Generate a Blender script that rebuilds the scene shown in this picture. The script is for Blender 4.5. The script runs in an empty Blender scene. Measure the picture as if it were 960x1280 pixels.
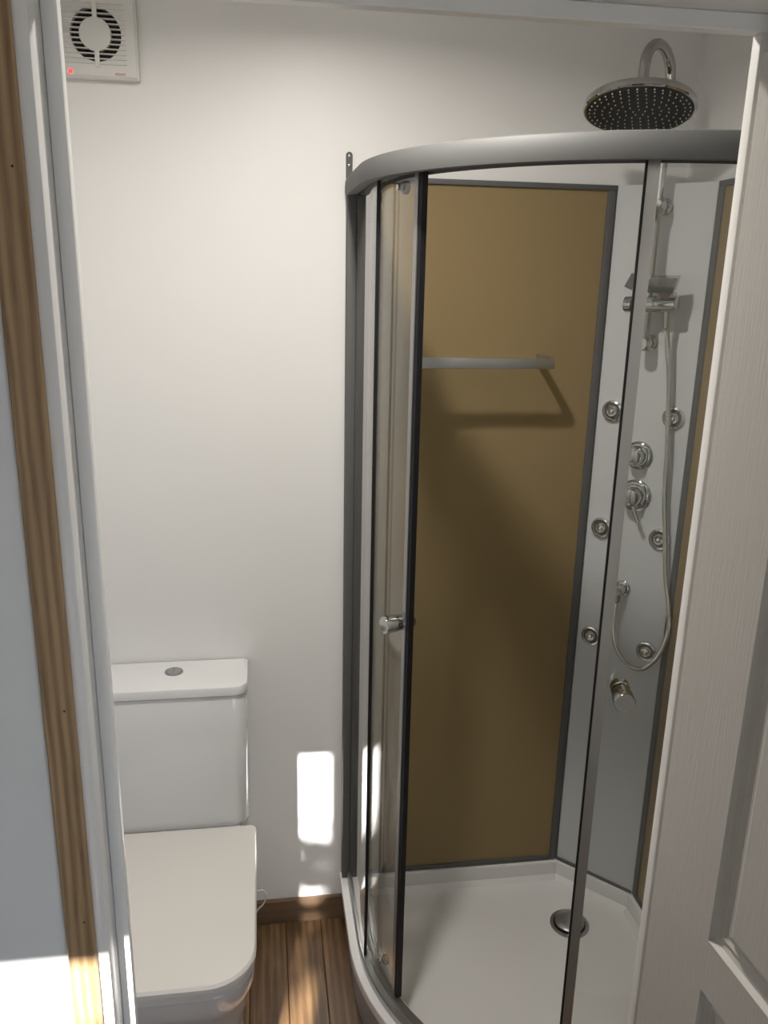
import bpy, bmesh, math, random
from mathutils import Vector, Matrix
random.seed(7)
SC = bpy.context.scene
COL = SC.collection
V = Vector
PI = math.pi

# ------------------------------------------------------------------ camera
cam_data = bpy.data.cameras.new('camera')
cam = bpy.data.objects.new('camera', cam_data); COL.objects.link(cam)
CAM = V((-0.20491, -1.97985, 1.77655))
CF = V((0.14401578, 0.95027536, -0.27610904)); CR = V((0.98936836, -0.14397453, 0.02053249)); CU = V((0.02024115, 0.27613055, 0.96090697))
cam.matrix_world = Matrix(((CR.x, CU.x, -CF.x, CAM.x), (CR.y, CU.y, -CF.y, CAM.y), (CR.z, CU.z, -CF.z, CAM.z), (0, 0, 0, 1)))
cam_data.sensor_fit = 'VERTICAL'; cam_data.sensor_height = 32.0
cam_data.lens = 1043.236 * 32.0 / 1280.0
cam_data.clip_start = 0.01
SC.camera = cam

# ------------------------------------------------------------------ world, sun, exposure
SC.view_settings.view_transform = 'Standard'
SC.view_settings.look = 'None'
SC.view_settings.gamma = 1.0
SC.view_settings.use_curve_mapping = False
SC.view_settings.exposure = 0.0
world = bpy.data.worlds.new('sky'); SC.world = world
world.use_nodes = True
bg = world.node_tree.nodes['Background']
bg.inputs['Color'].default_value = (0.66, 0.80, 1.0, 1)
SKY = 2.7
bg.inputs['Strength'].default_value = SKY
SUN_DIR = V((0.1975, 1.0, -0.454)).normalized()
sd = bpy.data.lights.new('sun', 'SUN'); so = bpy.data.objects.new('sun', sd); COL.objects.link(so)
sd.energy = 30.0; sd.angle = math.radians(0.53); sd.color = (1.0, 0.97, 0.93)
so.rotation_euler = SUN_DIR.to_track_quat('-Z', 'Y').to_euler(); so.location = (-2, -8, 5)
LAMP_W = 11.3
LAMP_COL = (1.0, 0.955, 0.89)

def portal(name, x0, x1, z0, z1, y):
    l = bpy.data.lights.new(name, 'AREA'); l.shape = 'RECTANGLE'; l.size = x1 - x0; l.size_y = z1 - z0
    l.cycles.is_portal = True
    o = bpy.data.objects.new(name, l); COL.objects.link(o)
    o.location = ((x0 + x1) / 2, y, (z0 + z1) / 2); o.rotation_euler = (math.radians(90), 0, 0)

# ------------------------------------------------------------------ materials
def nm(name):
    m = bpy.data.materials.new(name); m.use_nodes = True
    return m, m.node_tree.nodes, m.node_tree.links, m.node_tree.nodes['Principled BSDF']

def noise_bump(m, scale=(60, 60, 60), strength=0.1, dist=0.001, detail=4):
    N, L = m.node_tree.nodes, m.node_tree.links
    tc = N.new('ShaderNodeTexCoord'); mp = N.new('ShaderNodeMapping'); mp.inputs['Scale'].default_value = scale
    nz = N.new('ShaderNodeTexNoise'); nz.inputs['Scale'].default_value = 1.0; nz.inputs['Detail'].default_value = detail
    b = N.new('ShaderNodeBump'); b.inputs['Strength'].default_value = strength; b.inputs['Distance'].default_value = dist
    L.new(tc.outputs['Object'], mp.inputs['Vector']); L.new(mp.outputs['Vector'], nz.inputs['Vector'])
    L.new(nz.outputs['Fac'], b.inputs['Height']); L.new(b.outputs['Normal'], N['Principled BSDF'].inputs['Normal'])
    return nz

def plain(name, col, rough=0.5, metal=0.0, spec=0.5, coat=0.0, bump=None, vary=0.0):
    m, N, L, p = nm(name)
    p.inputs['Base Color'].default_value = (*col, 1); p.inputs['Roughness'].default_value = rough
    p.inputs['Metallic'].default_value = metal; p.inputs['Specular IOR Level'].default_value = spec
    p.inputs['Coat Weight'].default_value = coat; p.inputs['Coat Roughness'].default_value = 0.05
    tc = N.new('ShaderNodeTexCoord'); nz = N.new('ShaderNodeTexNoise'); nz.inputs['Scale'].default_value = 3.0; nz.inputs['Detail'].default_value = 3
    L.new(tc.outputs['Object'], nz.inputs['Vector'])
    mr = N.new('ShaderNodeMapRange'); mr.inputs['To Min'].default_value = 1 - vary; mr.inputs['To Max'].default_value = 1 + vary
    L.new(nz.outputs['Fac'], mr.inputs['Value'])
    mx = N.new('ShaderNodeMix'); mx.data_type = 'RGBA'; mx.blend_type = 'MULTIPLY'; mx.inputs['Factor'].default_value = 1.0
    mx.inputs['A'].default_value = (*col, 1); L.new(mr.outputs['Result'], mx.inputs['B']); L.new(mx.outputs['Result'], p.inputs['Base Color'])
    if bump: noise_bump(m, *bump)
    return m

def wood(name, dark, light, axis='Y', scale=1.0, rough=0.45, plank=False, wv=0.14):
    m, N, L, p = nm(name)
    tc = N.new('ShaderNodeTexCoord'); mp = N.new('ShaderNodeMapping')
    s = {'X': (2.0, 30, 30), 'Y': (30, 2.0, 30), 'Z': (30, 30, 2.0)}[axis]
    mp.inputs['Scale'].default_value = tuple(v * scale for v in s)
    L.new(tc.outputs['Object'], mp.inputs['Vector'])
    vec = mp.outputs['Vector']
    oi = None
    if plank:
        oi = N.new('ShaderNodeObjectInfo'); ad = N.new('ShaderNodeVectorMath'); ad.operation = 'MULTIPLY_ADD'
        cb = N.new('ShaderNodeCombineXYZ')
        for k in ('X', 'Y', 'Z'): L.new(oi.outputs['Random'], cb.inputs[k])
        ad.inputs[1].default_value = (37, 53, 11); L.new(cb.outputs['Vector'], ad.inputs[0]); L.new(vec, ad.inputs[2]); vec = ad.outputs['Vector']
    n1 = N.new('ShaderNodeTexNoise'); n1.inputs['Scale'].default_value = 1.0; n1.inputs['Detail'].default_value = 7; n1.inputs['Roughness'].default_value = 0.62
    n1.inputs['Distortion'].default_value = 0.9
    L.new(vec, n1.inputs['Vector'])
    w = N.new('ShaderNodeTexWave'); w.inputs['Scale'].default_value = 0.35; w.inputs['Distortion'].default_value = 7; w.inputs['Detail'].default_value = 3
    w.bands_direction = 'Y' if axis == 'X' else 'X'
    L.new(vec, w.inputs['Vector'])
    mix = N.new('ShaderNodeMix'); mix.inputs['Factor'].default_value = wv
    L.new(n1.outputs['Fac'], mix.inputs['A']); L.new(w.outputs['Fac'], mix.inputs['B'])
    fac = mix.outputs['Result']
    if plank:
        a2 = N.new('ShaderNodeMath'); a2.operation = 'MULTIPLY_ADD'; a2.inputs[1].default_value = 0.30; L.new(oi.outputs['Random'], a2.inputs[0])
        s2 = N.new('ShaderNodeMath'); s2.operation = 'SUBTRACT'; s2.inputs[1].default_value = 0.15; L.new(fac, s2.inputs[0]); L.new(s2.outputs[0], a2.inputs[2]); fac = a2.outputs[0]
    cr = N.new('ShaderNodeValToRGB'); cr.color_ramp.elements[0].position = 0.28; cr.color_ramp.elements[0].color = (*dark, 1)
    cr.color_ramp.elements[1].position = 0.72; cr.color_ramp.elements[1].color = (*light, 1)
    L.new(fac, cr.inputs['Fac']); L.new(cr.outputs['Color'], p.inputs['Base Color'])
    p.inputs['Roughness'].default_value = rough
    b = N.new('ShaderNodeBump'); b.inputs['Strength'].default_value = 0.25; b.inputs['Distance'].default_value = 0.0008
    L.new(n1.outputs['Fac'], b.inputs['Height']); L.new(b.outputs['Normal'], p.inputs['Normal'])
    return m

def glass_mat(name, tint):
    m = bpy.data.materials.new(name); m.use_nodes = True
    N, L = m.node_tree.nodes, m.node_tree.links
    N.remove(N['Principled BSDF'])
    out = N['Material Output']
    geo = N.new('ShaderNodeNewGeometry')
    mr = N.new('ShaderNodeMapRange'); mr.inputs['To Min'].default_value = 1.5; mr.inputs['To Max'].default_value = 1 / 1.5
    L.new(geo.outputs['Backfacing'], mr.inputs['Value'])
    fr = N.new('ShaderNodeFresnel'); L.new(mr.outputs['Result'], fr.inputs['IOR'])
    tr = N.new('ShaderNodeBsdfTransparent'); tr.inputs['Color'].default_value = (*tint, 1)
    gl = N.new('ShaderNodeBsdfGlossy'); gl.inputs['Roughness'].default_value = 0.015; gl.inputs['Color'].default_value = (1, 1, 1, 1)
    ms = N.new('ShaderNodeMixShader')
    L.new(fr.outputs['Fac'], ms.inputs['Fac']); L.new(tr.outputs[0], ms.inputs[1]); L.new(gl.outputs[0], ms.inputs[2])
    L.new(ms.outputs[0], out.inputs['Surface'])
    return m

def emit(name, col, st):
    m, N, L, p = nm(name)
    p.inputs['Base Color'].default_value = (*col, 1); p.inputs['Emission Color'].default_value = (*col, 1); p.inputs['Emission Strength'].default_value = st
    return m

M = {}
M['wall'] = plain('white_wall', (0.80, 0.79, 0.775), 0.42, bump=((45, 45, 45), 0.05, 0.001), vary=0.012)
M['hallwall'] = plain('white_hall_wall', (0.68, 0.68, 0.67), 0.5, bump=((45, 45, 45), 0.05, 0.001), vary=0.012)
M['ceil'] = plain('white_ceiling', (0.8, 0.79, 0.77), 0.6, vary=0.01)
M['gloss'] = plain('white_gloss_paint', (0.70, 0.685, 0.66), 0.28, vary=0.01)
M['floor'] = wood('oak_laminate', (0.095, 0.052, 0.023), (0.28, 0.165, 0.080), 'Y', 1.5, 0.42, plank=True)
M['skirt'] = wood('oak_skirting', (0.10, 0.06, 0.032), (0.22, 0.14, 0.08), 'X', 1.4, 0.45)
M['oak'] = wood('oak_trim', (0.19, 0.11, 0.05), (0.40, 0.265, 0.14), 'Z', 3.0, 0.5, wv=0.3)
M['gap'] = plain('dark_gap', (0.03, 0.02, 0.015), 0.8)
M['ceramic'] = plain('white_ceramic', (0.79, 0.79, 0.79), 0.10, coat=0.4)
M['seat'] = plain('cream_seat_plastic', (0.80, 0.77, 0.73), 0.16)
M['chrome'] = plain('chrome', (0.46, 0.46, 0.45), 0.06, metal=1.0)
M['bright_chrome'] = plain('bright_chrome', (0.74, 0.74, 0.72), 0.10, metal=1.0)
M['satin'] = plain('satin_aluminium', (0.42, 0.42, 0.415), 0.34, metal=0.9)
M['alu'] = plain('grey_aluminium', (0.115, 0.115, 0.113), 0.65, metal=0.25)
M['acrylic'] = plain('white_acrylic', (0.76, 0.75, 0.74), 0.14, coat=0.2)
M['apron'] = plain('grey_apron', (0.30, 0.29, 0.30), 0.35)
M['brown'] = plain('bronze_back_painted_glass', (0.265, 0.196, 0.102), 0.30, spec=0.2, vary=0.02)
M['brown'].node_tree.nodes['Principled BSDF'].inputs['Specular Tint'].default_value = (1.0, 0.8, 0.45, 1)
M['silver'] = plain('silver_back_painted_glass', (0.53, 0.54, 0.545), 0.30, spec=0.35)
M['rubber'] = plain('black_rubber', (0.010, 0.010, 0.012), 0.5, spec=0.3)
M['seal'] = plain('grey_seal', (0.36, 0.355, 0.345), 0.28, metal=0.7)
M['black'] = plain('black_silicone_and_shade', (0.012, 0.012, 0.012), 0.5)
M['nozzle'] = plain('pale_nozzle', (0.55, 0.57, 0.58), 0.3)
M['plastic'] = plain('white_plastic', (0.74, 0.73, 0.70), 0.22)
M['duct_shade'] = plain('painted_duct_shade', (0.012, 0.010, 0.008), 0.7)
M['red'] = plain('red_print', (0.5, 0.03, 0.03), 0.5)
M['led'] = emit('red_indicator', (1.0, 0.03, 0.03), 3.0)
M['glass'] = glass_mat('clear_glass', (0.955, 0.962, 0.955))
M['tube'] = plain('clear_plastic_tube', (0.72, 0.72, 0.72), 0.2)
M['button'] = plain('satin_chrome_button', (0.45, 0.46, 0.48), 0.25, metal=0.9)
M['lampglow'] = emit('lamp_diffuser', (1.0, 0.88, 0.72), 6.0)
M['leaf'] = plain('green_leaf', (0.06, 0.13, 0.03), 0.5, vary=0.2)
M['bark'] = plain('brown_bark', (0.12, 0.08, 0.05), 0.8, vary=0.2)
M['paving'] = plain('outside_paving', (0.35, 0.33, 0.30), 0.8, vary=0.1)
# door skin with an embossed wood grain
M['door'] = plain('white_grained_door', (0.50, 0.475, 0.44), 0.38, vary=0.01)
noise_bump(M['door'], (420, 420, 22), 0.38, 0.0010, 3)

# ------------------------------------------------------------------ mesh helpers
BASE = {}
def nb(): return bmesh.new()

def box(bm, lo, hi, bev=0.0, seg=2, rot=None):
    lo, hi = V(lo), V(hi)
    r = bmesh.ops.create_cube(bm, size=1.0)
    vs = r['verts']; c = (lo + hi) / 2; d = hi - lo
    for v in vs: v.co = V((v.co.x * d.x, v.co.y * d.y, v.co.z * d.z)) + c
    if bev > 0:
        es = list({e for v in vs for e in v.link_edges})
        q = bmesh.ops.bevel(bm, geom=es, offset=bev, segments=seg, affect='EDGES', profile=0.5)
    return bm

def frame_of(d):
    d = d.normalized(); a = V((0, 0, 1)) if abs(d.z) < 0.9 else V((1, 0, 0))
    x = d.cross(a).normalized(); return x, d.cross(x).normalized()

def rings(bm, rr, cap0=True, cap1=True):
    L = [[bm.verts.new(p) for p in r] for r in rr]
    n = len(L[0])
    for a, b in zip(L[:-1], L[1:]):
        for i in range(n):
            bm.faces.new((a[i], a[(i + 1) % n], b[(i + 1) % n], b[i]))
    if cap0: bm.faces.new(L[0][::-1])
    if cap1: bm.faces.new(L[-1])

def tube(bm, pts, r, n=14, caps=True):
    pts = [V(p) for p in pts]; rad = r if isinstance(r, (list, tuple)) else [r] * len(pts)
    T = []
    for i in range(len(pts)):
        a = pts[max(i - 1, 0)]; b = pts[min(i + 1, len(pts) - 1)]; T.append((b - a).normalized())
    x, y = frame_of(T[0]); rr = []
    for i, p in enumerate(pts):
        x = (x - T[i] * x.dot(T[i])).normalized(); y = T[i].cross(x)
        rr.append([p + (x * math.cos(2 * PI * k / n) + y * math.sin(2 * PI * k / n)) * rad[i] for k in range(n)])
    rings(bm, rr, caps, caps)

def spline(pts, n=8):
    pts = [V(p) for p in pts]; out = []
    P = [pts[0] * 2 - pts[1]] + pts + [pts[-1] * 2 - pts[-2]]
    for i in range(1, len(P) - 2):
        for k in range(n):
            t = k / n; a, b, c, d = P[i - 1:i + 3]
            out.append(0.5 * ((2 * b) + (c - a) * t + (2 * a - 5 * b + 4 * c - d) * t * t + (3 * b - a - 3 * c + d) * t ** 3))
    out.append(pts[-1]); return out

def lathe(bm, o, d, prof, n=28):
    """prof: list of (distance along d, radius)"""
    o, d = V(o), V(d).normalized(); x, y = frame_of(d)
    rr = [[o + d * h + (x * math.cos(2 * PI * k / n) + y * math.sin(2 * PI * k / n)) * max(r, 1e-5) for k in range(n)] for h, r in prof]
    rings(bm, rr)

def prism(bm, poly, z0, z1):
    rings(bm, [[V((x, y, z0)) for x, y in poly], [V((x, y, z1)) for x, y in poly]])

def rrect(cx, cy, hx, hy, r, n=6):
    """rounded rectangle outline; r = (front-left, front-right, back-right, back-left), front = -y"""
    if not isinstance(r, (tuple, list)): r = (r,) * 4
    cs = [(cx - hx, cy - hy, 1, 1, 180, r[0]), (cx + hx, cy - hy, -1, 1, 270, r[1]), (cx + hx, cy + hy, -1, -1, 0, r[2]), (cx - hx, cy + hy, 1, -1, 90, r[3])]
    out = []
    for x, y, sx, sy, a0, q in cs:
        for k in range(n + 1):
            a = math.radians(a0 + 90 * k / n); out.append((x + sx * q + q * math.cos(a), y + sy * q + q * math.sin(a)))
    return out

def loft(bm, secs):
    """secs: list of (outline, z)"""
    rings(bm, [[V((x, y, z)) for x, y in o] for o, z in secs])

def mk(name, bm, mat, parent=None, base=None, sharp=35, smooth=True):
    bmesh.ops.recalc_face_normals(bm, faces=bm.faces)
    me = bpy.data.meshes.new(name)
    if parent is not None: b = BASE[parent.name]
    elif base is not None: b = V(base)
    else:
        xs = [v.co for v in bm.verts]; b = V(((min(c.x for c in xs) + max(c.x for c in xs)) / 2, (min(c.y for c in xs) + max(c.y for c in xs)) / 2, min(c.z for c in xs)))
    for v in bm.verts: v.co -= b
    bm.to_mesh(me); bm.free()
    me.materials.append(M[mat] if isinstance(mat, str) else mat)
    if smooth:
        me.shade_smooth(); me.set_sharp_from_angle(angle=math.radians(sharp))
    o = bpy.data.objects.new(name, me); COL.objects.link(o)
    if parent is not None: o.parent = parent
    else: o.location = b
    BASE[o.name] = b
    return o

def thing(name, label, cat, base, group=None):
    o = bpy.data.objects.new(name, None); COL.objects.link(o); o.location = base; o.empty_display_size = 0.05
    BASE[o.name] = V(base)
    o['label'] = label; o['category'] = cat
    if group: o['group'] = group
    return o

def tag(o, label, cat, group=None):
    o['label'] = label; o['category'] = cat
    if group: o['group'] = group
    return o

def struct(name, bm, mat, parent=None, label=None, **k):
    o = mk(name, bm, mat, parent, **k)
    if parent is None:
        o['kind'] = 'structure'
        if label: o['label'] = label
    return o

def pbox(name, lo, hi, mat, parent, bev=0.0, **k): return mk(name, box(nb(), lo, hi, bev), mat, parent, **k)

# ------------------------------------------------------------------ the room shell
XL, XR = -0.75, 0.80          # bathroom left / right walls
ZC = 2.40
# back wall, right wall, left wall
struct('wall_back', box(nb(), (XL - 0.1, 0, -0.05), (XR + 0.1, 0.1, ZC)), 'wall', label='white back wall of the bathroom')
struct('wall_right', box(nb(), (XR, -1.185, 0), (XR + 0.1, 0, ZC)), 'wall', label='white right wall behind the shower')
struct('wall_left', box(nb(), (XL - 0.1, -1.185, 0), (XL, 0, ZC)), 'wall', label='white left wall of the bathroom')
struct('ceiling', box(nb(), (XL - 0.1, -1.185, ZC), (XR + 0.1, 0.1, ZC + 0.1)), 'ceil', label='white bathroom ceiling')
# partition with the doorway (front of the bathroom)
YF, YB = -1.24, -1.185
DX0, DX1, DZ = -0.386, 0.290, 2.025
bm = nb(); box(bm, (-2.2, YF, 0), (DX0, YB, ZC)); box(bm, (DX1, YF, 0), (1.6, YB, ZC)); box(bm, (DX0, YF, DZ), (DX1, YB, ZC))
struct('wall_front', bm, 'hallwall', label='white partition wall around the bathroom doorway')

# floor: laminate planks running towards the back wall, on a base slab
fl = struct('floor', box(nb(), (XL - 0.1, -1.24, -0.05), (XR + 0.1, 0.0, -0.012)), 'gap', label='oak laminate floor')
PW = 0.098
x = -0.752; k = 0
plk = {}
while x < XR - 0.01:
    w = min(PW, XR - x)
    js = [0.0, -0.345 - 0.23 * ((k * 37) % 4), -1.24] if k % 2 == 0 else [0.0, -0.62 + 0.1 * ((k * 5) % 3), -1.24]
    js = sorted(set(max(-1.24, j) for j in js), reverse=True)
    for a, b in zip(js[:-1], js[1:]):
        if a - b < 0.03: continue
        bmq = nb(); box(bmq, (x + 0.0006, b + 0.0006, -0.012), (x + w - 0.0006, a - 0.0006, 0.0), 0.0012, 1)
        mk('plank', bmq, 'floor', fl)
    x += PW; k += 1

# hall outside the bathroom, where the photographer stands
HX0, HX1, HY = -2.2, 1.6, -3.2
struct('floor_hall', box(nb(), (HX0, HY, -0.05), (HX1, -1.24, 0.0)), 'floor', label='oak laminate floor of the hall')
struct('ceiling_hall', box(nb(), (HX0, HY - 0.1, ZC), (HX1, YB, ZC + 0.1)), 'ceil', label='white hall ceiling')
struct('wall_hall_left', box(nb(), (HX0 - 0.1, HY, 0), (HX0, YF, ZC)), 'hallwall', label='white left wall of the hall')
struct('wall_hall_right', box(nb(), (HX1, HY, 0), (HX1 + 0.1, YF, ZC)), 'hallwall', label='white right wall of the hall')
AX0, AX1, AZ = -0.95, -0.672, 2.018  # rear wall openings are shaped so sun and daylight land where wanted
WX0, WX1, WZ0, WZ1 = 0.20, 1.50, 0.25, 2.05
bm = nb()
box(bm, (HX0, HY - 0.1, 0), (AX0, HY, ZC)); box(bm, (AX0, HY - 0.1, AZ), (AX1, HY, ZC)); box(bm, (AX1, HY - 0.1, 0), (WX0, HY, ZC))
box(bm, (WX0, HY - 0.1, 0), (WX1, HY, WZ0)); box(bm, (WX0, HY - 0.1, WZ1), (WX1, HY, ZC)); box(bm, (WX1, HY - 0.1, 0), (HX1, HY, ZC))
struct('wall_rear', bm, 'hallwall', label='white rear hall wall with entrance slit and window shaped for the incoming light')
portal('entrance_portal', AX0, AX1, 0, AZ, HY - 0.05)
portal('window_portal', WX0, WX1, WZ0, WZ1, HY - 0.05)
struct('ground', box(nb(), (-15, -25, -0.3), (15, HY - 0.1, -0.2)), 'paving', label='paving outside the entrance')

# skirting board on the back wall
bm = nb(); prism(bm, [(XL, 0.0), (XL, -0.014), (0.003, -0.014), (0.003, 0.0)], 0.0, 0.072)
struct('baseboard_back', bm, 'skirt', label='oak skirting board along the back wall')

# door lining, stops and head (white gloss)
struct('trim_1', box(nb(), (DX0 + 0.001, YF - 0.001, 0), (-0.372, YB - 0.0005, 2.005), 0.0015, 2), 'gloss', label='white door lining on the left of the doorway')
struct('trim_2', box(nb(), (-0.372, -1.2, 0), (-0.3585, YB - 0.0005, 1.99), 0.0015, 2), 'gloss', label='white door stop on the left of the doorway')
struct('trim_3', box(nb(), (0.260, YF - 0.001, 0), (DX1 - 0.001, YB - 0.0005, 2.005), 0.0015, 2), 'gloss', label='white door lining on the hinge side')
struct('trim_4', box(nb(), (0.246, -1.2, 0), (0.260, YB - 0.0005, 1.99), 0.0015, 2), 'gloss', label='white door stop on the hinge side')
struct('trim_5', box(nb(), (DX0 + 0.001, YF - 0.001, 2.005), (DX1 - 0.001, YB - 0.0005, DZ - 0.001), 0.001, 1), 'gloss', label='white door head lining')
struct('trim_6', box(nb(), (-0.372, -1.2, 1.99), (0.260, YB - 0.0005, 2.005), 0.001, 1), 'gloss', label='white door stop under the head')
# narrow oak cover strip beside the lining with two pin holes
oak = struct('trim_7', box(nb(), (-0.4115, YF - 0.007, 0), (-0.3835, YF, 2.06), 0.0012, 1), 'oak', label='narrow oak cover strip left of the doorway')
for z in (1.376, 1.85, 1.137):
    bm = nb(); lathe(bm, (-0.392, YF - 0.0068, z), (0, -1, 0), [(0, 0.0011), (0.0003, 0.0011)], 10); mk('pin_hole', bm, 'black', oak)

# ------------------------------------------------------------------ the open bathroom door (six moulded panels)
P0 = V((0.2255, -1.242, 0)); ang = math.radians(4.5)
DV = V((math.sin(ang), -math.cos(ang), 0)); DN = V((-math.cos(ang), -math.sin(ang), 0))     # along the leaf towards the hall; out of the visible face
DW, DH0, DH1, DT = 0.606, 0.008, 1.962, 0.035
def dp(u, z, o): return P0 + DV * u + DN * o + V((0, 0, z))
us = [0, 0.101, 0.254, 0.352, 0.505, DW]
zs = [DH0, 0.21, 0.62, 0.70, 1.071, 1.132, 1.64, 1.70, 1.86, DH1]
door = None
bm = nb()
cells = {(i, j) for i in (1, 3) for j in (1, 3, 5, 7)}
prof = [(0.0, 0.0), (0.0035, -0.0055), (0.010, -0.0085), (0.0135, -0.0062), (0.0175, -0.0088), (0.023, -0.0075), (0.032, -0.0006)]
vc = {}
def gv(u, z, o):
    key = (round(u, 5), round(z, 5), round(o, 5))
    if key not in vc: vc[key] = bm.verts.new(dp(u, z, o))
    return vc[key]
for side in (0,):
    for i in range(5):
        for j in range(9):
            a, b, c, d = us[i], us[i + 1], zs[j], zs[j + 1]
            if (i, j) not in cells:
                bm.faces.new([gv(a, c, 0), gv(b, c, 0), gv(b, d, 0), gv(a, d, 0)])
                continue
            R = [[gv(a + t, c + t, o), gv(b - t, c + t, o), gv(b - t, d - t, o), gv(a + t, d - t, o)] for t, o in prof]
            for p, q in zip(R[:-1], R[1:]):
                for e in range(4): bm.faces.new([p[e], p[(e + 1) % 4], q[(e + 1) % 4], q[e]])
            bm.faces.new(R[-1])
# sides and back of the leaf
def strip(pts):
    for (u1, z1), (u2, z2) in zip(pts[:-1], pts[1:]):
        bm.faces.new([gv(u1, z1, 0), gv(u2, z2, 0), gv(u2, z2, -DT), gv(u1, z1, -DT)])
strip([(u, DH0) for u in us]); strip([(u, DH1) for u in us]); strip([(0, z) for z in zs]); strip([(DW, z) for z in zs])
for i in range(5):
    for j in range(9):
        bm.faces.new([gv(us[i], zs[j], -DT), gv(us[i + 1], zs[j], -DT), gv(us[i + 1], zs[j + 1], -DT), gv(us[i], zs[j + 1], -DT)])
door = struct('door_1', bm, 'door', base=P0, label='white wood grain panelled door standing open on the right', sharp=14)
for z in (0.25, 1.75):
    bm = nb(); tube(bm, [dp(-0.006, z - 0.038, -DT - 0.004), dp(-0.006, z + 0.038, -DT - 0.004)], 0.0045, 10); mk('hinge', bm, 'satin', door)
bm = nb(); lathe(bm, dp(0.555, 1.0, 0), DN, [(0, 0.026), (0.006, 0.026), (0.008, 0.010), (0.045, 0.010)], 20); tube(bm, [dp(0.555, 1.0, 0.045), dp(0.44, 1.0, 0.048)], 0.009, 12)
mk('door_handle', bm, 'satin', door)

# ------------------------------------------------------------------ extractor fan
FX, FZ, FH = -0.519, 2.227, 0.0805
fan = thing('extractor_fan', 'white square extractor fan with slatted round grille high on the back wall', 'extractor fan', (FX, 0, FZ - FH))
pbox('housing', (FX - FH + 0.004, -0.012, FZ - FH + 0.004), (FX + FH - 0.004, -0.0005, FZ + FH - 0.004), 'plastic', fan)
bm = nb()
yo, yi = -0.026, -0.014; RO = 0.0500
n = 48; Cc, Sq, Sb, Cb = [], [], [], []
for kk in range(n):
    a = 2 * PI * kk / n + PI / 4
    c, s = math.cos(a), math.sin(a); m_ = max(abs(c), abs(s)); h = FH - 0.005
    Cc.append(V((FX + RO * c, yo, FZ + RO * s))); Sq.append(V((FX + h * c / m_, yo, FZ + h * s / m_)))
    Sb.append(V((FX + FH * c / m_, -0.018, FZ + FH * s / m_))); Cb.append(V((FX + RO * c, yi, FZ + RO * s)))
rings(bm, [Cb, Cc, Sq, Sb, [V((p.x, -0.002, p.z)) for p in Sb]], False, False)
cov = mk('cover', bm, 'plastic', fan, sharp=30)
bm = nb(); lathe(bm, (FX, -0.0125, FZ), (0, -1, 0), [(0, RO - 0.0005), (0.0006, RO - 0.0005)], 40); mk('duct_shade_disc', bm, 'duct_shade', fan)  # black disc paints the shade of the duct behind the grille
bm = nb(); lathe(bm, (FX - 0.001, -0.0135, FZ), (0, -1, 0), [(0, 0.0315), (0.0150, 0.0315), (0.0170, 0.0295)], 36); mk('centre_cap', bm, 'plastic', cov)
for kk in range(13):
    z = FZ + 0.056 - kk * 0.00915
    bm = nb(); box(bm, (FX - 0.066, yo - 0.0035, z - 0.0011), (FX + 0.058, yo + 0.006, z + 0.0011), 0.0008, 1); mk('slat', bm, 'plastic', cov)
for za, zb in ((-0.060, -0.030), (0.030, 0.058)):
    pbox('grille_bar', (FX - 0.0045, yo - 0.0042, FZ + za), (FX + 0.0045, yo + 0.006, FZ + zb), 'plastic', cov, 0.001)
pbox('indicator_light', (FX - 0.0575, yo - 0.0012, FZ - 0.0735), (FX - 0.0505, yo + 0.001, FZ - 0.0665), 'led', cov, 0.0004)
tcv = bpy.data.curves.new('logo', 'FONT'); tcv.body = 'elicent'; tcv.size = 0.0078; tcv.extrude = 0.0002; tcv.align_x = 'CENTER'
tob = bpy.data.objects.new('logo_tmp', tcv); COL.objects.link(tob)
bpy.context.view_layer.update()
lme = bpy.data.meshes.new_from_object(tob.evaluated_get(bpy.context.evaluated_depsgraph_get()))
bpy.data.objects.remove(tob)
lme.transform(Matrix.Translation(V((FX + 0.044, yo - 0.0003, FZ - 0.0735)) - BASE['cover']) @ Matrix.Rotation(PI / 2, 4, 'X'))
lme.materials.clear(); lme.materials.append(M['red'])
lo_ = bpy.data.objects.new('logo', lme); COL.objects.link(lo_); lo_.parent = cov

# ------------------------------------------------------------------ toilet
TX = -0.428
wc = thing('toilet', 'white close-coupled toilet with closed square lid against the back wall', 'toilet', (TX, -0.3, 0))
bm = nb()
def cist(hx, y1, r): return rrect(TX, (y1 - 0.004) / 2, hx, (-0.004 - y1) / 2, (r, r, 0.008, 0.008), 7)
loft(bm, [(cist(0.170, -0.140, 0.035), 0.425), (cist(0.1755, -0.147, 0.035), 0.44), (cist(0.1765, -0.150, 0.035), 0.79), (cist(0.1755, -0.149, 0.035), 0.7925)])
cis = mk('cistern', bm, 'ceramic', wc)
bm = nb()
loft(bm, [(cist(0.176, -0.152, 0.033), 0.795), (cist(0.179, -0.155, 0.034), 0.798), (cist(0.180, -0.156, 0.034), 0.814), (cist(0.178, -0.154, 0.034), 0.819), (cist(0.174, -0.150, 0.034), 0.8205)])
lid = mk('cistern_lid', bm, 'ceramic', wc)
bc = V((-0.4285, -0.062, 0.8205))
bm = nb(); lathe(bm, bc, (0, 0, 1), [(0, 0.0225), (0.0022, 0.0215), (0.003, 0.0185), (0.0014, 0.0182)], 32); ring = mk('button_ring', bm, 'satin', lid)
for sgn in (-1, 1):
    bm = nb(); pts = [(bc.x + sgn * (0.0010 + 0.0168 * math.cos(t)), bc.y + 0.0168 * math.sin(t)) for t in [(-PI / 2) + PI * q / 14 for q in range(15)]]
    prism(bm, pts, bc.z + 0.0013, bc.z + 0.0030); mk('flush_button', bm, 'button', lid)
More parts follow.
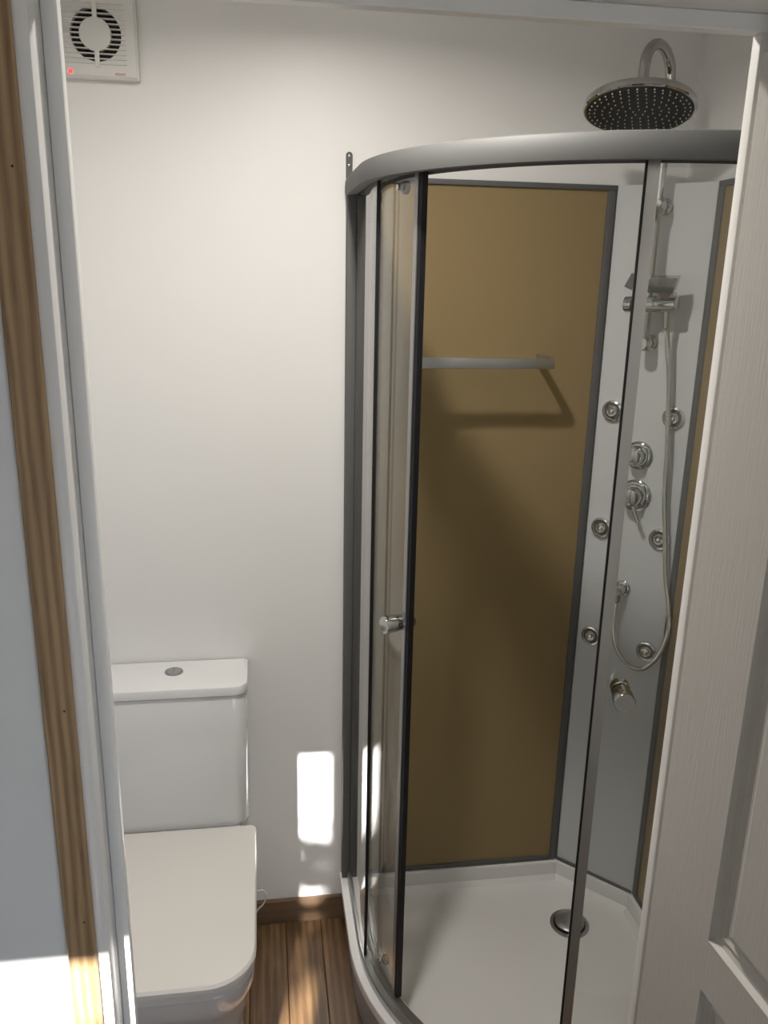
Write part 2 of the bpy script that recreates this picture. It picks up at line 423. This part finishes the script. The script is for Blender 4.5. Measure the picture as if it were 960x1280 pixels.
# bowl: back-to-wall pan
def pan2(hx, y1, rf, hr=0.150):
    o = rrect(TX, (-0.004 + y1) / 2, hx, (-0.004 - y1) / 2, (rf, rf, 0.012, 0.012), 8)
    return [(TX + (x - TX) * (1 if y < -0.25 else (hr / hx if y > -0.14 else 1)), y) for x, y in o[:18]] + [(TX + hx, -0.22), (TX + min(hr, hx), -0.15)] + [(TX + (x - TX) * min(1, hr / hx), y) for x, y in o[18:]] + [(TX - min(hr, hx), -0.15), (TX - hx, -0.22)]
def pan(hx, y0, y1, rf): return rrect(TX, (y0 + y1) / 2, hx, (y0 - y1) / 2, (rf, rf, 0.012, 0.012), 8)
bm = nb()
loft(bm, [(pan2(0.150, -0.49, 0.10), 0.0), (pan2(0.152, -0.50, 0.10), 0.03), (pan2(0.160, -0.54, 0.10), 0.18), (pan2(0.178, -0.60, 0.10), 0.30), (pan2(0.186, -0.622, 0.095), 0.345), (pan2(0.188, -0.628, 0.095), 0.385), (pan2(0.184, -0.624, 0.093), 0.392)])
mk('bowl', bm, 'ceramic', wc)
bm = nb(); loft(bm, [(pan(0.148, -0.004, -0.17, 0.01), 0.392), (pan(0.150, -0.004, -0.150, 0.01), 0.425)]); mk('deck', bm, 'ceramic', wc)
bm = nb()
loft(bm, [(pan(0.186, -0.170, -0.632, 0.095), 0.394), (pan(0.190, -0.168, -0.637, 0.097), 0.398), (pan(0.190, -0.168, -0.637, 0.097), 0.409), (pan(0.188, -0.170, -0.635, 0.096), 0.4115)])
mk('seat', bm, 'seat', wc)
bm = nb()
loft(bm, [(pan(0.188, -0.152, -0.639, 0.095), 0.413), (pan(0.1925, -0.151, -0.644, 0.098), 0.417), (pan(0.1925, -0.151, -0.644, 0.098), 0.427), (pan(0.189, -0.153, -0.639, 0.096), 0.4325), (pan(0.180, -0.160, -0.630, 0.092), 0.4345)])
mk('seat_lid', bm, 'seat', wc)
for sx in (-1, 1):
    bm = nb(); tube(bm, [(TX + sx * 0.09, -0.153, 0.418), (TX + sx * 0.14, -0.153, 0.418)], 0.006, 14); mk('hinge', bm, 'seat', wc)
# thin clear supply tube looping out beside the bowl
bm = nb(); tube(bm, spline([(-0.255, -0.012, 0.140), (-0.252, -0.035, 0.143), (-0.240, -0.05, 0.146), (-0.225, -0.05, 0.146), (-0.216, -0.05, 0.129), (-0.224, -0.05, 0.102), (-0.241, -0.05, 0.082), (-0.250, -0.045, 0.05), (-0.252, -0.04, 0.003)], 6), 0.0022, 8)
tag(mk('water_tube', bm, 'tube'), 'thin white tube looping out beside the toilet above the skirting', 'tube')

# ------------------------------------------------------------------ shower: quadrant path
S, RQ = 0.80, 0.5363; L1 = S - RQ
def qp(s):
    if s < L1: return V((0, -s, 0)), V((-1, 0, 0))
    t = (s - L1) / RQ
    if t <= PI / 2:
        a = PI + t; nn = V((math.cos(a), math.sin(a), 0)); return V((RQ, -S + RQ, 0)) + nn * RQ, nn
    return V((RQ + (s - L1 - RQ * PI / 2), -S, 0)), V((0, -1, 0))
STOT = 2 * L1 + RQ * PI / 2
def sa(deg): return L1 + RQ * (math.radians(deg) - PI)
def sweep(bm, s0, s1, prof, step=0.016):
    n = max(2, int(round((s1 - s0) / step)) + 1); ss = [s0 + (s1 - s0) * i / (n - 1) for i in range(n)]
    ss = sorted(set(ss + [q for q in (L1, STOT - L1) if s0 < q < s1]))
    rr = []
    for s in ss:
        p, nn = qp(s); rr.append([p + nn * o + V((0, 0, z)) for o, z in prof])
    rings(bm, rr)
def rect(o0, o1, z0, z1): return [(o0, z0), (o1, z0), (o1, z1), (o0, z1)]

# tray ---------------------------------------------------------------
CA, CB = V((0.622, -0.02, 0)), V((0.78, -0.1816, 0))
CUv = (CB - CA).normalized(); CN = V((CUv.y, -CUv.x, 0))
if CN.dot(CAM - CA) < 0: CN = -CN
tray = thing('shower_tray', 'white quadrant shower tray with grey curved front in the corner', 'shower tray', (0.4, -0.4, 0))
def outline(off, wl, dn):
    """closed plan outline: curved front offset by off, walls inset by wl, corner cut shifted by dn"""
    pts = []
    n = 40
    s_a, s_b = max(wl, 0.0), STOT - max(wl, 0.0)
    for i in range(n + 1):
        s = s_a + (s_b - s_a) * i / n; p, nn = qp(s); q = p + nn * off; pts.append((q.x, q.y))
    if dn is None: pts.append((S - wl, -wl))
    else:
        # points on the diagonal cut
        a, b = CA + CN * dn, CB + CN * dn
        t1 = (-wl - a.y) / CUv.y; q1 = a + CUv * t1
        t2 = (S - wl - a.x) / CUv.x; q2 = a + CUv * t2
        pts += [(q2.x, q2.y), (q1.x, q1.y)]
    return pts
def same(o, k): return o
ZR, ZF = 0.139, 0.088
def dup2(o): return o[:-1] + [o[-1], o[-1]]
bm = nb()
o_out = outline(0.010, 0.002, None); o_out = o_out + [o_out[-1]]
o_ap = outline(-0.004, 0.002, None); o_ap = o_ap + [o_ap[-1]]
def ol(off, wl, dn): return outline(off, wl, dn)
secs = [(o_ap, 0.110), (o_ap, 0.118), (o_out, 0.122), (o_out, 0.1448), ([(x, y) for x, y in (outline(0.0085, 0.003, None) + [outline(0.0085, 0.003, None)[-1]])], 0.1465),
        (outline(-0.001, 0.004, None) + [outline(-0.001, 0.004, None)[-1]], 0.1465), (outline(-0.002, 0.004, None) + [outline(-0.002, 0.004, None)[-1]], 0.1465),
        (ol(-0.058, 0.010, 0.0), 0.1465), (ol(-0.060, 0.027, 0.006), ZR), (ol(-0.068, 0.030, 0.009), ZF + 0.014), (ol(-0.080, 0.042, 0.020), ZF + 0.002), (ol(-0.10, 0.06, 0.038), ZF), ]
for o, z in secs[:7]:
    pass
L = [[bm.verts.new(V((x, y, z))) for x, y in o] for o, z in secs]
nn_ = len(L[0])
for a, b in zip(L[:-1], L[1:]):
    for i in range(nn_):
        j = (i + 1) % nn_
        f = [a[i], a[j], b[j], b[i]]
        bm.faces.new(f)
# basin floor falling slightly to the drain
bm_ap = nb(); oa = outline(-0.004, 0.002, None)[:-1]; ob = outline(-0.016, 0.002, None)[:-1]
rings(bm_ap, [[V((x, y, z)) for x, y in oa + ob[::-1]] for z in (0.0, 0.119)])
mk('apron', bm_ap, 'apron', tray)
DR = V((0.597, -0.207, ZF - 0.004)); cv = bm.verts.new(DR)
for i in range(nn_): bm.faces.new([L[-1][i], L[-1][(i + 1) % nn_], cv])
bmesh.ops.remove_doubles(bm, verts=bm.verts, dist=1e-5)
mk('basin', bm, 'acrylic', tray, sharp=28)
bm = nb(); lathe(bm, DR + V((0, 0, 0.0)), (0, 0, 1), [(0.0, 0.052), (0.0045, 0.052), (0.0052, 0.044), (0.0022, 0.0435)], 40); dr = mk('drain_ring', bm, 'satin', tray)
bm = nb(); lathe(bm, DR + V((0, 0, 0.003)), (0, 0, 1), [(0.0, 0.030), (0.006, 0.030), (0.0065, 0.0395), (0.009, 0.039), (0.012, 0.034), (0.0145, 0.024), (0.0155, 0.010), (0.0157, 0.0)], 40); mk('drain_cover', bm, 'satin', tray)
bm = nb(); lathe(bm, DR + V((0, 0, 0.0024)), (0, 0, 1), [(0.0, 0.043), (0.0006, 0.043)], 32); mk('drain_gap_shade', bm, 'black', tray)  # black disc paints the shade in the gap round the cover

# bronze wall panels ----------------------------------------------------
bp = thing('shower_wall_panel', 'glossy bronze shower wall panel on the back wall behind the shelf', 'shower panel', (0.31, 0, 0.147), 'bronze shower wall panels')
pbox('sheet', (0.030, -0.016, 0.150), (0.600, -0.004, 1.969), 'brown', bp)
for nmx, lo, hi in (('frame_strip', (0.020, -0.022, 1.968), (0.622, -0.003, 1.980)), ('frame_strip', (0.600, -0.022, 0.147), (0.6195, -0.003, 1.968)), ('frame_strip', (0.020, -0.022, 0.147), (0.034, -0.003, 1.968)), ('frame_strip', (0.034, -0.022, 0.147), (0.600, -0.003, 0.158))):
    pbox(nmx, lo, hi, 'alu', bp, 0.0015)
rp = thing('shower_wall_panel', 'glossy bronze shower wall panel on the right wall beside the open door', 'shower panel', (0.79, -0.5, 0.147), 'bronze shower wall panels')
pbox('sheet', (0.784, -0.770, 0.150), (0.797, -0.205, 1.969), 'brown', rp)
for lo, hi in (((0.779, -0.785, 1.968), (0.799, -0.186, 1.980)), ((0.779, -0.208, 0.147), (0.799, -0.186, 1.968)), ((0.779, -0.785, 0.147), (0.799, -0.770, 1.968)), ((0.779, -0.770, 0.147), (0.799, -0.208, 0.158))):
    pbox('frame_strip', lo, hi, 'alu', rp, 0.0015)

# shelf on the back panel -------------------------------------------------
sh = thing('shower_shelf', 'narrow silver framed glass shelf on the bronze back panel', 'shelf', (0.307, -0.07, 1.572))
pbox('front_bar', (0.151, -0.134, 1.572), (0.462, -0.127, 1.5955), 'satin', sh, 0.001)
for x0, x1 in ((0.151, 0.157), (0.456, 0.462)):
    pbox('side_bar', (x0, -0.127, 1.572), (x1, -0.0165, 1.5955), 'satin', sh, 0.001)
pbox('glass_plate', (0.157, -0.127, 1.580), (0.456, -0.018, 1.585), 'glass', sh)

# ------------------------------------------------------------------ glazed enclosure
en = thing('shower_enclosure', 'curved glass shower enclosure with grey frame and two sliding doors', 'shower enclosure', (0.2, -0.6, 0.147))
bm = nb(); sweep(bm, 0.016, STOT - 0.001, [(0.0085, 1.9385), (0.0100, 1.946), (0.0102, 1.957), (0.0092, 1.968), (0.0060, 1.9755), (0.0, 1.978), (-0.048, 1.978), (-0.050, 1.972), (-0.050, 1.943), (-0.0495, 1.9395), (-0.0485, 1.9395), (-0.0485, 1.950), (-0.014, 1.950), (-0.014, 1.9395), (0.006, 1.9375)])
tr = mk('top_rail', bm, 'alu', en, sharp=40)
bm = nb(); sweep(bm, 0.004, STOT - 0.004, [(-0.0085, 0.1470), (-0.0085, 0.163), (-0.012, 0.168), (-0.020, 0.168), (-0.0205, 0.158), (-0.030, 0.158), (-0.0305, 0.166), (-0.046, 0.165), (-0.049, 0.1470)])
mk('bottom_rail', bm, 'satin', en, sharp=30)
# wall posts
bm = nb(); box(bm, (-0.006, -0.030, 0.1475), (0.016, -0.0005, 1.978), 0.002); pw = mk('wall_post', bm, 'alu', en)
bm = nb(); box(bm, (0.0165, -0.042, 0.168), (0.028, -0.003, 1.936), 0.0015); mk('glazing_channel', bm, 'alu', pw)
for z in (1.845, 1.905):
    bm = nb(); lathe(bm, (0.0165, -0.036, z), (-1, 0, 0), [(0, 0.0032), (0.001, 0.0028)], 12); mk('screw', bm, 'satin', pw)
bm = nb(); box(bm, (0.770, -0.806, 0.1475), (0.7995, -0.787, 1.978), 0.002); mk('wall_post', bm, 'alu', en)
# fixing plate above the left post with two screws
bm = nb(); rings(bm, [[V((0.0005 + x, y, z)) for x, z in [(0.0075 * math.cos(a) * 1.0, (2.0225 if math.sin(a) >= 0 else 1.975) + (0.0075 * math.sin(a) if math.sin(a) >= 0 else 0)) for a in [2 * PI * q / 20 for q in range(20)]]] for y in (-0.0005, -0.003)])
br = mk('fixing_plate', bm, 'alu', en)
for z in (2.021, 2.001):
    bm = nb(); lathe(bm, (0.0005, -0.003, z), (0, -1, 0), [(0, 0.0042), (0.0014, 0.0035), (0.002, 0.0015)], 14); mk('screw', bm, 'chrome', br)
# fixed curved panes
sF = L1 + RQ * math.radians(7.2)
def pane(s0, s1, o, z0, z1, name='pane', parent=en, t=0.005):
    bm = nb(); sweep(bm, s0, s1, rect(o - t, o, z0, z1), 0.012); return mk(name, bm, 'glass', parent)
fx = pane(0.040, sF, -0.0150, 0.160, 1.945, 'fixed_pane')
bm = nb(); sweep(bm, sF, sF + 0.0025, rect(-0.0215, -0.0145, 0.168, 1.946)); mk('edge_seal', bm, 'rubber', fx)
sR = STOT - sF + 0.06
fx2 = pane(sR, STOT - 0.028, -0.0150, 0.160, 1.945, 'fixed_pane')
bm = nb(); sweep(bm, sR - 0.0035, sR, rect(-0.0215, -0.0145, 0.168, 1.946)); mk('edge_seal', bm, 'rubber', fx2)
# sliding doors
def sliding(s_lead, dirn, knob_deg, knob_z, w0, w1, near=True, name='sliding_door'):
    s_tail = s_lead - dirn * 0.40
    s0, s1 = sorted((s_lead, s_tail))
    s0 = max(s0, 0.05); s1 = min(s1, STOT - 0.05)
    g = pane(s0, s1, -0.0360, 0.176, 1.945, name)
    # silver profile and dark magnetic strip along the leading edge
    a, b = sorted((s_lead - dirn * 0.006, s_lead + dirn * w0))
    bm = nb(); sweep(bm, a, b, [(-0.0465, 0.176), (-0.0315, 0.176), (-0.0315, 1.946), (-0.0465, 1.946)], 0.004); mk('edge_profile', bm, 'seal', g)
    a, b = sorted((s_lead + dirn * w0, s_lead + dirn * w1))
    bm = nb(); sweep(bm, a, b, rect(-0.0455, -0.0335, 0.174, 1.946), 0.004); mk('magnetic_strip', bm, 'rubber', g)
    # double sided knob
    sk = sa(knob_deg); p, nn = qp(sk); c = p + nn * -0.036 + V((0, 0, knob_z))
    bm = nb(); lathe(bm, c, nn, [(0.0005, 0.0150), (0.002, 0.0165), (0.013, 0.0165), (0.0135, 0.0148), (0.0155, 0.0148), (0.016, 0.0178), (0.040, 0.0182), (0.0415, 0.0172)], 30); kn = mk('knob', bm, 'chrome', g)
    bm = nb(); lathe(bm, c - nn * 0.005, -nn, [(0.0005, 0.0150), (0.002, 0.0165), (0.018, 0.0165), (0.0195, 0.0155)], 30); mk('knob', bm, 'chrome', g)
    # rollers at the corners of the door
    for s in ((s_lead - dirn * 0.080,) if near else ()) + (s_tail + dirn * 0.06,):
        if not (0.06 < s < STOT - 0.06): continue
        p, nn = qp(s)
        for z in (0.200, 1.925):
            c = p + nn * -0.0415 + V((0, 0, z))
            bm = nb(); lathe(bm, c, -nn, [(0, 0.007), (0.004, 0.007), (0.004, 0.011), (0.006, 0.012), (0.012, 0.012), (0.014, 0.010)], 18); rl = mk('roller', bm, 'rubber', g)
            bm = nb(); lathe(bm, c + nn * 0.0055, nn, [(0, 0.006), (0.003, 0.0055)], 14); mk('roller_cap', bm, 'chrome', rl)
    return g
sliding(sa(202.6), 1, 200.9, 1.098, 0.006, 0.0165)
sliding(sa(251.2), -1, 254.9, 1.083, 0.0125, 0.0165, False)

# ------------------------------------------------------------------ corner shower column
cb = CA + CUv * 0.113
col = thing('shower_column', 'silver corner shower panel with chrome jets, valves, riser pipe and rain head', 'shower column', (cb.x, cb.y, 0.145))
def cp(u, o, z): return CA + CUv * u + CN * o + V((0, 0, z))
bm = nb(); prism(bm, [(CA.x + 0.001, CA.y), (CB.x, CB.y - 0.002), (0.797, CB.y - 0.002), (0.797, -0.003), (CA.x + 0.001, -0.003)], 0.147, 1.979); mk('panel', bm, 'silver', col)
bm = nb(); rings(bm, [[cp(u, o, z) for u, o in ((0.0, 0.0005), (0.226, 0.0005), (0.226, 0.004), (0.0, 0.004))] for z in (0.146, 0.154)]); mk('bottom_trim', bm, 'alu', col)
# six body jets
for u in (0.0405, 0.190):
    for z in (1.462, 1.164, 0.865):
        bm = nb(); lathe(bm, cp(u, 0.0005, z), CN, [(0, 0.0265), (0.003, 0.0270), (0.008, 0.0250), (0.010, 0.0215), (0.0075, 0.0190), (0.004, 0.0180)], 30); j = mk('body_jet', bm, 'bright_chrome', col)
        bm = nb(); lathe(bm, cp(u, 0.0045, z), (CN + V((0.1, 0.05, -0.12))), [(0, 0.0140), (0.007, 0.0135), (0.0105, 0.0110), (0.010, 0.007), (0.0125, 0.005), (0.0135, 0.002)], 24); mk('jet_nozzle', bm, 'bright_chrome', j)
        bm = nb(); lathe(bm, cp(u, 0.0046, z), CN, [(0, 0.0178), (0.0006, 0.0178)], 24); mk('jet_recess', bm, 'alu', j)
# two valves
def valve(u, z, r, lever):
    bm = nb(); lathe(bm, cp(u, 0.0005, z), CN, [(0, r), (0.004, r), (0.008, r * 0.86), (0.009, r * 0.74), (0.013, r * 0.70), (0.0135, r * 0.60)], 34); v = mk('valve_plate', bm, 'chrome', col)
    bm = nb(); lathe(bm, cp(u, 0.013, z), CN, [(0, r * 0.60), (0.022, r * 0.58), (0.027, r * 0.52), (0.029, r * 0.36), (0.0295, 0.0)], 26); k_ = mk('valve_handle', bm, 'chrome', v)
    bm = nb()
    pl = [cp(u - 0.006, 0.016, z + r * 0.60), cp(u + 0.006, 0.016, z + r * 0.60)]
    if lever:
        tube(bm, [cp(u + 0.003, 0.030, z - 0.012), cp(u + 0.014, 0.036, z - 0.034), cp(u + 0.027, 0.040, z - 0.056)], [0.0056, 0.0052, 0.0048], 12)
    else:
        rings(bm, [[cp(u + du, 0.0135 + do, z + dz) for du, do in ((-0.004, 0.0), (0.004, 0.0), (0.004, 0.028), (-0.004, 0.028))] for dz in (r * 0.45, r * 0.72)])
    mk('lever', bm, 'chrome', v)
valve(0.117, 1.362, 0.0345, False)
valve(0.119, 1.262, 0.0395, True)
# hose outlet elbow
bm = nb(); lathe(bm, cp(0.112, 0.0005, 1.016), CN, [(0, 0.0195), (0.004, 0.0195), (0.006, 0.017), (0.007, 0.0125), (0.034, 0.0118), (0.038, 0.009)], 26)
tube(bm, [cp(0.110, 0.026, 1.014), cp(0.109, 0.026, 0.986)], [0.0105, 0.0085], 16)
mk('outlet_elbow', bm, 'chrome', col)
# riser pipe, arch and brackets
UO, OO = 0.1165, 0.050
bm = nb()
arch = [cp(UO, OO, 1.640), cp(UO, OO, 1.8), cp(UO, OO, 2.0), cp(UO, OO, 2.13), cp(UO, OO + 0.003, 2.174)]
for q in range(1, 9):
    a = PI - PI * q / 8.5; arch.append(cp(UO, OO + 0.076 + 0.074 * math.cos(a), 2.176 + 0.054 * math.sin(a)))
arch.append(cp(UO, OO + 0.1525, 2.150)); arch.append(cp(UO, OO + 0.154, 2.128))
tube(bm, spline(arch, 6), 0.0110, 18); mk('riser_pipe', bm, 'chrome', col)
for z in (1.930, 1.632):
    bm = nb(); lathe(bm, cp(UO, 0.0005, z), CN, [(0, 0.0185), (0.004, 0.0185), (0.007, 0.0155), (0.009, 0.011), (0.030, 0.011), (0.034, 0.0145), (0.062, 0.0145), (0.064, 0.013)], 26)
    tube(bm, [cp(UO, OO, z - 0.016), cp(UO, OO, z + 0.016)], 0.0148, 20); mk('riser_bracket', bm, 'chrome', col)
# rain head, tilted towards the room
HC = cp(UO, OO + 0.156, 2.110)
tilt = (V((0, 0, -1)) + (V((CAM.x, CAM.y, 0)) - V((HC.x, HC.y, 0))).normalized() * 0.26).normalized()
bm = nb(); lathe(bm, HC - tilt * 0.030, tilt, [(0, 0.013), (0.010, 0.0165), (0.018, 0.013), (0.022, 0.030), (0.026, 0.085), (0.030, 0.1075), (0.034, 0.1100), (0.043, 0.1100), (0.0455, 0.1075), (0.0455, 0.1040)], 64); hd = mk('rain_head', bm, 'chrome', col, sharp=25)
FC = HC + tilt * 0.0152
bm = nb(); lathe(bm, FC, tilt, [(0, 0.1042), (0.0012, 0.1036), (0.0016, 0.0)], 64); mk('spray_plate', bm, 'black', hd)
bm = nb(); hx, hy = frame_of(tilt)
for r_, n_ in ((0.012, 5), (0.027, 10), (0.042, 16), (0.057, 22), (0.072, 28), (0.087, 34), (0.097, 38)):
    for q in range(n_):
        a = 2 * PI * (q + 0.3 * r_ * 100) / n_; lathe(bm, FC + tilt * 0.0010 + hx * r_ * math.cos(a) + hy * r_ * math.sin(a), tilt, [(0, 0.0016), (0.0026, 0.0011)], 6)
nz = mk('nozzles', bm, 'nozzle', hd); nz['kind'] = 'stuff'
# slider with hand shower
ZS = 1.7205
bm = nb(); tube(bm, [cp(0.068, 0.058, ZS - 0.003), cp(0.0695, 0.058, ZS - 0.003), cp(0.185, 0.058, ZS + 0.001), cp(0.1865, 0.058, ZS + 0.001)], [0.0165, 0.0180, 0.0180, 0.0165], 24); sl = mk('slide_holder', bm, 'chrome', col)
bm = nb(); tube(bm, [cp(0.0855, 0.058, ZS - 0.003), cp(0.088, 0.058, ZS - 0.003)], 0.0183, 24); tube(bm, [cp(0.138, 0.058, ZS), cp(0.1395, 0.058, ZS)], 0.0182, 24); mk('holder_ring', bm, 'rubber', sl)
bm = nb(); rings(bm, [[cp(u, o, z) for u, o, z in ((0.069, 0.040, 1.787), (0.083, 0.036, 1.780), (0.079, 0.062, 1.750), (0.064, 0.066, 1.757))], [cp(u, o - 0.006, z - 0.002) for u, o, z in ((0.069, 0.040, 1.787), (0.083, 0.036, 1.780), (0.079, 0.062, 1.750), (0.064, 0.066, 1.757))]]); mk('lock_lever', bm, 'satin', sl)
bm = nb()
pq = [(0.130, 0.090, 1.776), (0.190, 0.084, 1.777), (0.185, 0.090, 1.746), (0.125, 0.096, 1.745)]
rings(bm, [[cp(*q) for q in pq], [cp(q[0], q[1] - 0.020, q[2] + 0.006) for q in pq]]); hb = cp(0.16, 0.07, 0.82); hst = thing('hand_shower', 'chrome hand shower with flat square head and ribbed hose on the corner panel', 'hand shower', hb)
hs = mk('spray_head', bm, 'chrome', hst, smooth=False)
pn = [(0.143, 0.080, 1.748), (0.180, 0.074, 1.748), (0.184, 0.064, ZS + 0.004), (0.160, 0.064, ZS + 0.004)]
bm = nb(); rings(bm, [[cp(*q) for q in pn], [cp(q[0], q[1] - 0.022, q[2]) for q in pn]]); mk('neck', bm, 'chrome', hst, smooth=False)
# ribbed hose
hp = [(0.164, 0.058, 1.706), (0.165, 0.052, 1.690), (0.166, 0.040, 1.650), (0.176, 0.026, 1.56), (0.184, 0.024, 1.468), (0.192, 0.024, 1.37), (0.197, 0.024, 1.278), (0.209, 0.022, 1.18), (0.221, 0.022, 1.081), (0.238, 0.022, 1.002), (0.245, 0.024, 0.941), (0.228, 0.028, 0.872), (0.192, 0.030, 0.826), (0.150, 0.030, 0.830), (0.117, 0.028, 0.872), (0.106, 0.026, 0.930), (0.108, 0.026, 0.987)]
pts = spline([cp(*q) for q in hp], 18)
# resample evenly for ribs
dl = [0.0]
for a, b in zip(pts[:-1], pts[1:]): dl.append(dl[-1] + (b - a).length)
N_ = int(dl[-1] / 0.0021); res = []; i = 0
for k in range(N_ + 1):
    t = dl[-1] * k / N_
    while i < len(dl) - 2 and dl[i + 1] < t: i += 1
    w = (t - dl[i]) / max(dl[i + 1] - dl[i], 1e-9); res.append(pts[i].lerp(pts[i + 1], w))
bm = nb(); tube(bm, res, [0.0070 if k % 2 else 0.0050 for k in range(len(res))], 10); mk('hose', bm, 'bright_chrome', hst, sharp=20)
bm = nb(); tube(bm, [cp(*hp[0]), cp(0.165, 0.054, 1.670)], [0.0075, 0.0068], 14); mk('hose_nut', bm, 'chrome', hst)

# ------------------------------------------------------------------ ceiling lamp of the bathroom (its light included)
LP = V((-0.07, -0.74, ZC))
lamp = thing('ceiling_light', 'round white ceiling lamp glowing warm above the bathroom', 'lamp', (LP.x, LP.y, ZC - 0.03))
bm = nb(); lathe(bm, LP, (0, 0, -1), [(0, 0.062), (0.012, 0.062), (0.016, 0.058), (0.016, 0.044), (0.006, 0.042)], 36); mk('rim', bm, 'plastic', lamp)
bm = nb(); lathe(bm, LP + V((0, 0, -0.0065)), (0, 0, -1), [(0, 0.042), (0.002, 0.041)], 32); mk('diffuser', bm, 'lampglow', lamp)
ld = bpy.data.lights.new('lamp_light', 'AREA'); ld.shape = 'DISK'; ld.size = 0.075; ld.energy = LAMP_W; ld.spread = math.radians(162); ld.color = LAMP_COL
lo2 = bpy.data.objects.new('lamp_light', ld); COL.objects.link(lo2); lo2.parent = lamp; lo2.location = (0, 0, 0.030 - 0.017)

# ------------------------------------------------------------------ trees outside (the first dapples the sunlight, the second is added to block it)
def tree(label, bx, by, seed, n, half, thick, z0, z1, leaf, gaps=()):
    t = thing('tree', label, 'tree', (bx, by, -0.2), 'trees outside the hall')
    bm = nb(); tube(bm, spline([(bx, by, -0.2), (bx + 0.02, by, 0.5), (bx - 0.03, by + 0.02, 1.2), (bx + 0.03, by, (z0 + z1) / 2)], 5), 0.05, 10); mk('trunk', bm, 'bark', t)
    bm = nb(); rnd = random.Random(seed)
    for k in range(n):
        c = V((bx + rnd.uniform(-half, half), by + rnd.gauss(0, thick), z1 - (z1 - z0) * rnd.random() ** 1.5))
        xp, zp = c.x + 0.1975 * (by - c.y), c.z - 0.454 * (by - c.y)       # where this leaf sits in the sunbeam
        if any(abs(xp - gx) < gw and abs(zp - gz) < gh for gx, gw, gz, gh in gaps): continue
        d = V((rnd.uniform(-1, 1), rnd.uniform(-1, 1), rnd.uniform(-0.6, 0.6))).normalized(); u_, v_ = frame_of(d)
        l, w = rnd.uniform(0.6, 1.0) * leaf, rnd.uniform(0.3, 0.45) * leaf
        bm.faces.new([bm.verts.new(x) for x in (c - u_ * l, c - v_ * w + d * 0.006, c + u_ * l, c + v_ * w + d * 0.006)])
    fo = mk('foliage', bm, 'leaf', t, smooth=False); fo['kind'] = 'stuff'
tree('leafy tree outside facing the hall entrance', -1.15, -5.2, 3, 2300, 0.75, 0.18, 1.15, 2.625, 0.08, ((-1.10, 0.12, 2.12, 0.11), (-1.115, 0.05, 2.435, 0.035)))
tree('dense leafy tree added outside to block sun at the hall window', 0.30, -7.6, 5, 3000, 1.05, 0.22, 1.9, 4.35, 0.16)  # extra tree, put in to keep direct sun out of the window
